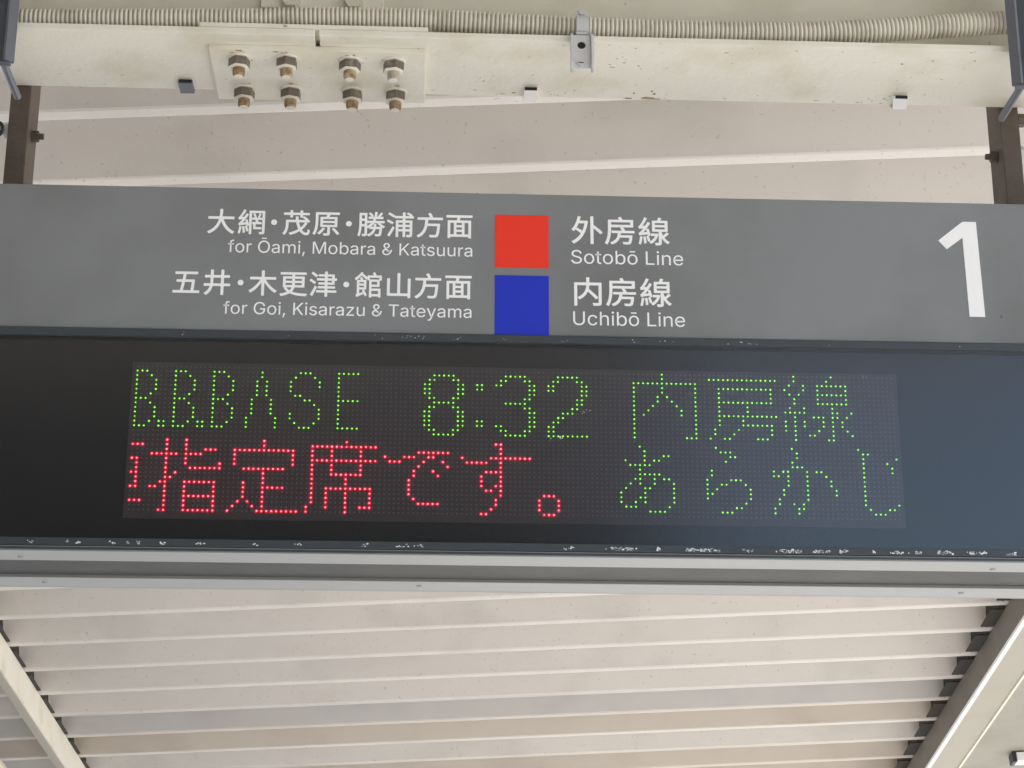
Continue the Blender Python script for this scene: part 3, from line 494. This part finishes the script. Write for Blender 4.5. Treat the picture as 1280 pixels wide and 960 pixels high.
LINES = [('for Ōami, Mobara & Katsuura', [0, 254, 669, 0, 1116, 1649, 2038, 2648, 2815, 0, 3190, 3818, 4234, 4658, 5048, 5306, 0, 5883, 0, 6518, 6985, 7375, 7602, 7967, 8377, 8787, 9046]), ('for Goi, Kisarazu & Tateyama', [0, 254, 669, 0, 1116, 1636, 2052, 2218, 0, 2593, 3060, 3227, 3591, 3981, 4240, 4629, 5010, 0, 5607, 0, 6243, 6691, 7081, 7308, 7712, 8101, 8490, 9100]), ('Sotobō Line', [0, 447, 862, 1089, 1505, 1929, 0, 2532, 2925, 3091, 3501]), ('Uchibō Line', [0, 517, 913, 1323, 1490, 1914, 0, 2517, 2910, 3077, 3486])]
def finish_print(name, V, Fc):
    me = bpy.data.meshes.new(name); me.from_pydata(V, [], Fc); me.update(); me.materials.append(M['white'])
    bm = bmesh.new(); bm.from_mesh(me)
    bmesh.ops.recalc_face_normals(bm, faces=bm.faces[:])
    for f in bm.faces:
        if f.normal.y > 0: f.normal_flip()
    bm.to_mesh(me); bm.free()
    o = bpy.data.objects.new(name, me); COL.objects.link(o); put(o, fp)
def kanji_line(chars, xs, zc, w, h):
    V, Fc = [], []
    for ch, x in zip(chars, xs):
        v, f = glyphs(ch)
        sx = (w-.0011)/.915; sz = (h-.0011)/.915
        if ch == '・': sx = sz = h/.915*.85
        e = .00055
        for q_, (dx, dz) in enumerate(((0, 0), (e, e*.5), (-e, -e*.5), (e*.5, -e), (-e*.5, e), (0, e*1.1), (0, -e*1.1))):     # a bolder weight: the face laid down several times, a hair apart
            b = len(V)
            V += [(x+dx+(p[0]-.5)*sx, YP-.00003*q_, zc+dz+(p[1]-.38)*sz) for p in v]; Fc += [tuple(i+b for i in q) for q in f]
    finish_print('lettering', V, Fc)
kanji_line('大網・茂原・勝浦方面', [-.4762, -.4273, -.3918, -.3560, -.308, -.2723, -.2366, -.1899, -.1420, -.095], 3.0571, .0435, .0430)
kanji_line('五井・木更津・館山方面', [-.5259, -.4777, -.4405, -.4053, -.3573, -.31, -.2735, -.2378, -.1903, -.1436, -.0956], 2.9522, .0435, .0430)
kanji_line('外房線', [.1108, .1648, .2192], 3.0541, .050, .0485)
kanji_line('内房線', [.1111, .1655, .2199], 2.9478, .050, .0485)
def latin(n_, x0, x1, zbase, cap):
    txt, xs = LINES[n_]
    c2 = bpy.data.curves.new('outline', 'CURVE'); c2.dimensions = '2D'; c2.fill_mode = 'BOTH'
    for ch, x in zip(txt, xs):
        for lp in INTER.get(ch, ()):
            sp = c2.splines.new('POLY'); sp.points.add(len(lp)-1); sp.use_cyclic_u = True
            for k_, (a, b) in enumerate(lp): sp.points[k_].co = ((a+x)/1000, b/1000, 0, 1)
    oo = bpy.data.objects.new('outline', c2); COL.objects.link(oo); bpy.context.view_layer.update()
    me = bpy.data.meshes.new_from_object(oo.evaluated_get(bpy.context.evaluated_depsgraph_get()))
    v = [tuple(q.co) for q in me.vertices]; f = [tuple(p.vertices) for p in me.polygons]
    bpy.data.objects.remove(oo); bpy.data.meshes.remove(me)
    a = min(p[0] for p in v); b = max(p[0] for p in v)
    finish_print('lettering', [(x0+(p[0]-a)/(b-a)*(x1-x0), YP, zbase+p[1]/.509*cap) for p in v], f)
latin(0, -.4634, -.0738, 3.0040, .0208)
latin(1, -.4658, -.0742, 2.8992, .0205)
latin(2, .0848, .2654, 2.9958, .0232)
latin(3, .0873, .2656, 2.8905, .0232)
bpy.data.objects.remove(to)

# LED matrix --------------------------------------------------------------
P_ = .0075; ZC = 2.7
def cell(c, r): return (c-79.5)*P_, ZC-(r-15.5)*P_
mod = mk('led_module', B(-.6045, .5985+.006, .0002, .0011, ZC-.1300, ZC+.1235), M['board'], sign)
def parse(s):
    d = {}
    for ln in s.strip().splitlines():
        r, cs = ln.split(':')
        for tok in cs.split():
            a, _, b = tok.partition('-'); b = b or a
            for c in range(int(a), int(b)+1): d.setdefault(int(r), set()).add(c)
    return d
GREEN = '''
0:110 138 146
1:0-2 8-10 16-18 26 34-36 42-46 62-66 77-81 88-92 110 120-134 138 145
2:0 3 8 11 16 19 26 33 37 42 61 62 66 67 76 77 81 82 87 88 92 93 104-117 137 140 143-149
3:0 4 8 12 16 20 25 27 32 38 42 60 61 67 68 71 72 75 76 82 83 86 87 93 94 104 110 117 122-133 136 140 143 149
4:0 4 8 12 16 20 25 27 32 38 42 60 61 67 68 71 72 82 83 86 87 93 94 104 110 117 122 133 137 139 143-149
5:0 4 8 12 16 20 25 27 32 42 60 61 67 68 82 83 93 94 104 109 111 117 122 133 138 143 149
6:0 3 8 11 16 19 25 27 33 34 42 61 62 66 67 81 82 92 93 104 109 112 117 122-133 138 143-149
7:0-2 8-10 16-18 24 28 35 36 42-46 62-66 77-81 92 93 104 108 113 117 122 128 137 140 146
8:0 3 8 11 16 19 24 28 37 42 61 62 66 67 81 82 91 92 104 107 114 117 122 128 136-140 146 147 150
9:0 4 8 12 16 20 24 28 38 42 60 61 67 68 82 83 89-91 104 106 114 117 122-134 138 142-144 146 147 149
10:0 4 8 12 16 20 24 28 32 38 42 60 61 67 68 82 83 88 89 104 117 122 127 136 138 140 144 146 148
11:0 4 8 12 16 20 23 29 32 38 42 60 61 67 68 71 72 82 83 87 88 104 117 122 127-133 136 138 140 144 146 148
12:0 3 5 6 8 11 13 14 16 19 23 29 33 37 42 60 61 67 68 71 72 75 76 82 83 86 87 104 117 121 126 133 136 138 143 146 149
13:0-2 5 6 8-10 13 14 16-18 23 29 34-36 42-46 61 62 66 67 76 77 81 82 86 87 104 117 121 125 133 138 141 142 146 150
14:62-66 77-81 86-94 104 115-117 120 123 124 130-132 138 145 146
16:105 121 137 151
17:106 122-124 138 152 153
18:106 110 111 124 125 138 152 159
19:102 106 108 109 123 137 152 157
20:103-107 137-139 152 158
21:105 120 133 135 136 140 142 143 152 158
22:105-109 120 133 134 136 140 144 152
23:104 105 108 110 111 119 124-126 136 140 145 152
24:103 105 108 112 119 122 123 127 136 140 145 152
25:102 106 107 112 119 121 128 135 140 146 152
26:101 106 112 119 120 128 135 140 146 152
27:101 105 106 112 119 128 134 140 152
28:101 104 106 112 127 134 137 139 152 159
29:102-104 111 125 126 133 138 139 153 157 158
30:107-110 122-124 133 138 154-156
'''
RED = '''
16:7 11 27 44 75 76
17:0-2 7 11 27 37-50 76
18:7 11 15-17 21-33 37 41 47 59-65 76
19:4-9 11-14 21 33 37 41 47 52 56-58 61 62 68 74-82
20:0 1 7 11 21 33 37-50 53-55 60 64 69-73 76
21:1 7 11 18 21 33 37 41 47 59 65 76
22:1 7 12-18 23-31 37 41 47 58 62 73-76
23:0 1 7 9 27 37 41-47 58 63 72 76
24:1 7 8 27 37 44 57 72 76
25:1 6 7 11-17 23 27 37 44 57 72 75 76
26:0 1 4 5 7 11 17 23 27-31 37 40-49 57 73 74 76
27:7 11 17 23 27 37 40 44 49 57 76 85-87
28:7 11-17 23 27 37 40 44 49 58 75 84 88
29:0-2 7 11 17 22 24 27 37 40 44 49 59-63 75 84 88
30:7 11 17 21 25 27 36 40 44 47-49 74 84 88
31:6 7 11-17 20 26-34 36 44 72 73 85-87
'''
G_, R_ = parse(GREEN), parse(RED)
def discs(name, cells, rad, y, m_, seg=8, depth=.0004):
    bm = bmesh.new()
    for c, r in cells:
        x, z = cell(c, r)
        vs = [bm.verts.new((x+rad*math.cos(2*math.pi*i/seg), y, z+rad*math.sin(2*math.pi*i/seg))) for i in range(seg)]
        t = bm.verts.new((x, y-depth, z))
        for i in range(seg): bm.faces.new((vs[i], vs[(i+1) % seg], t))
    bmesh.ops.recalc_face_normals(bm, faces=bm.faces[:])
    for f in bm.faces:
        if f.normal.y > 0: f.normal_flip()
    o = mk(name, bm, m_, sign); o['kind'] = 'stuff'; return o
gset = {(c, r) for r in G_ for c in G_[r]}; rset = {(c, r) for r in R_ for c in R_[r]}
off = [(c, r) for c in range(160) for r in range(32) if (c, r) not in gset and (c, r) not in rset]
discs('unlit_led', off, .0013, .0000, M['dot'], 6)
discs('green_glow', gset, .0029, -.0001, M['green_halo'], 10)  # glow around the lit LEDs, drawn as dim emissive discs
discs('red_glow', rset, .0037, -.0001, M['red_halo'], 10)
discs('green_led', gset, .00140, -.0006, M['green_on'], 8)
discs('red_led', rset, .00145, -.0006, M['red_on'], 8)
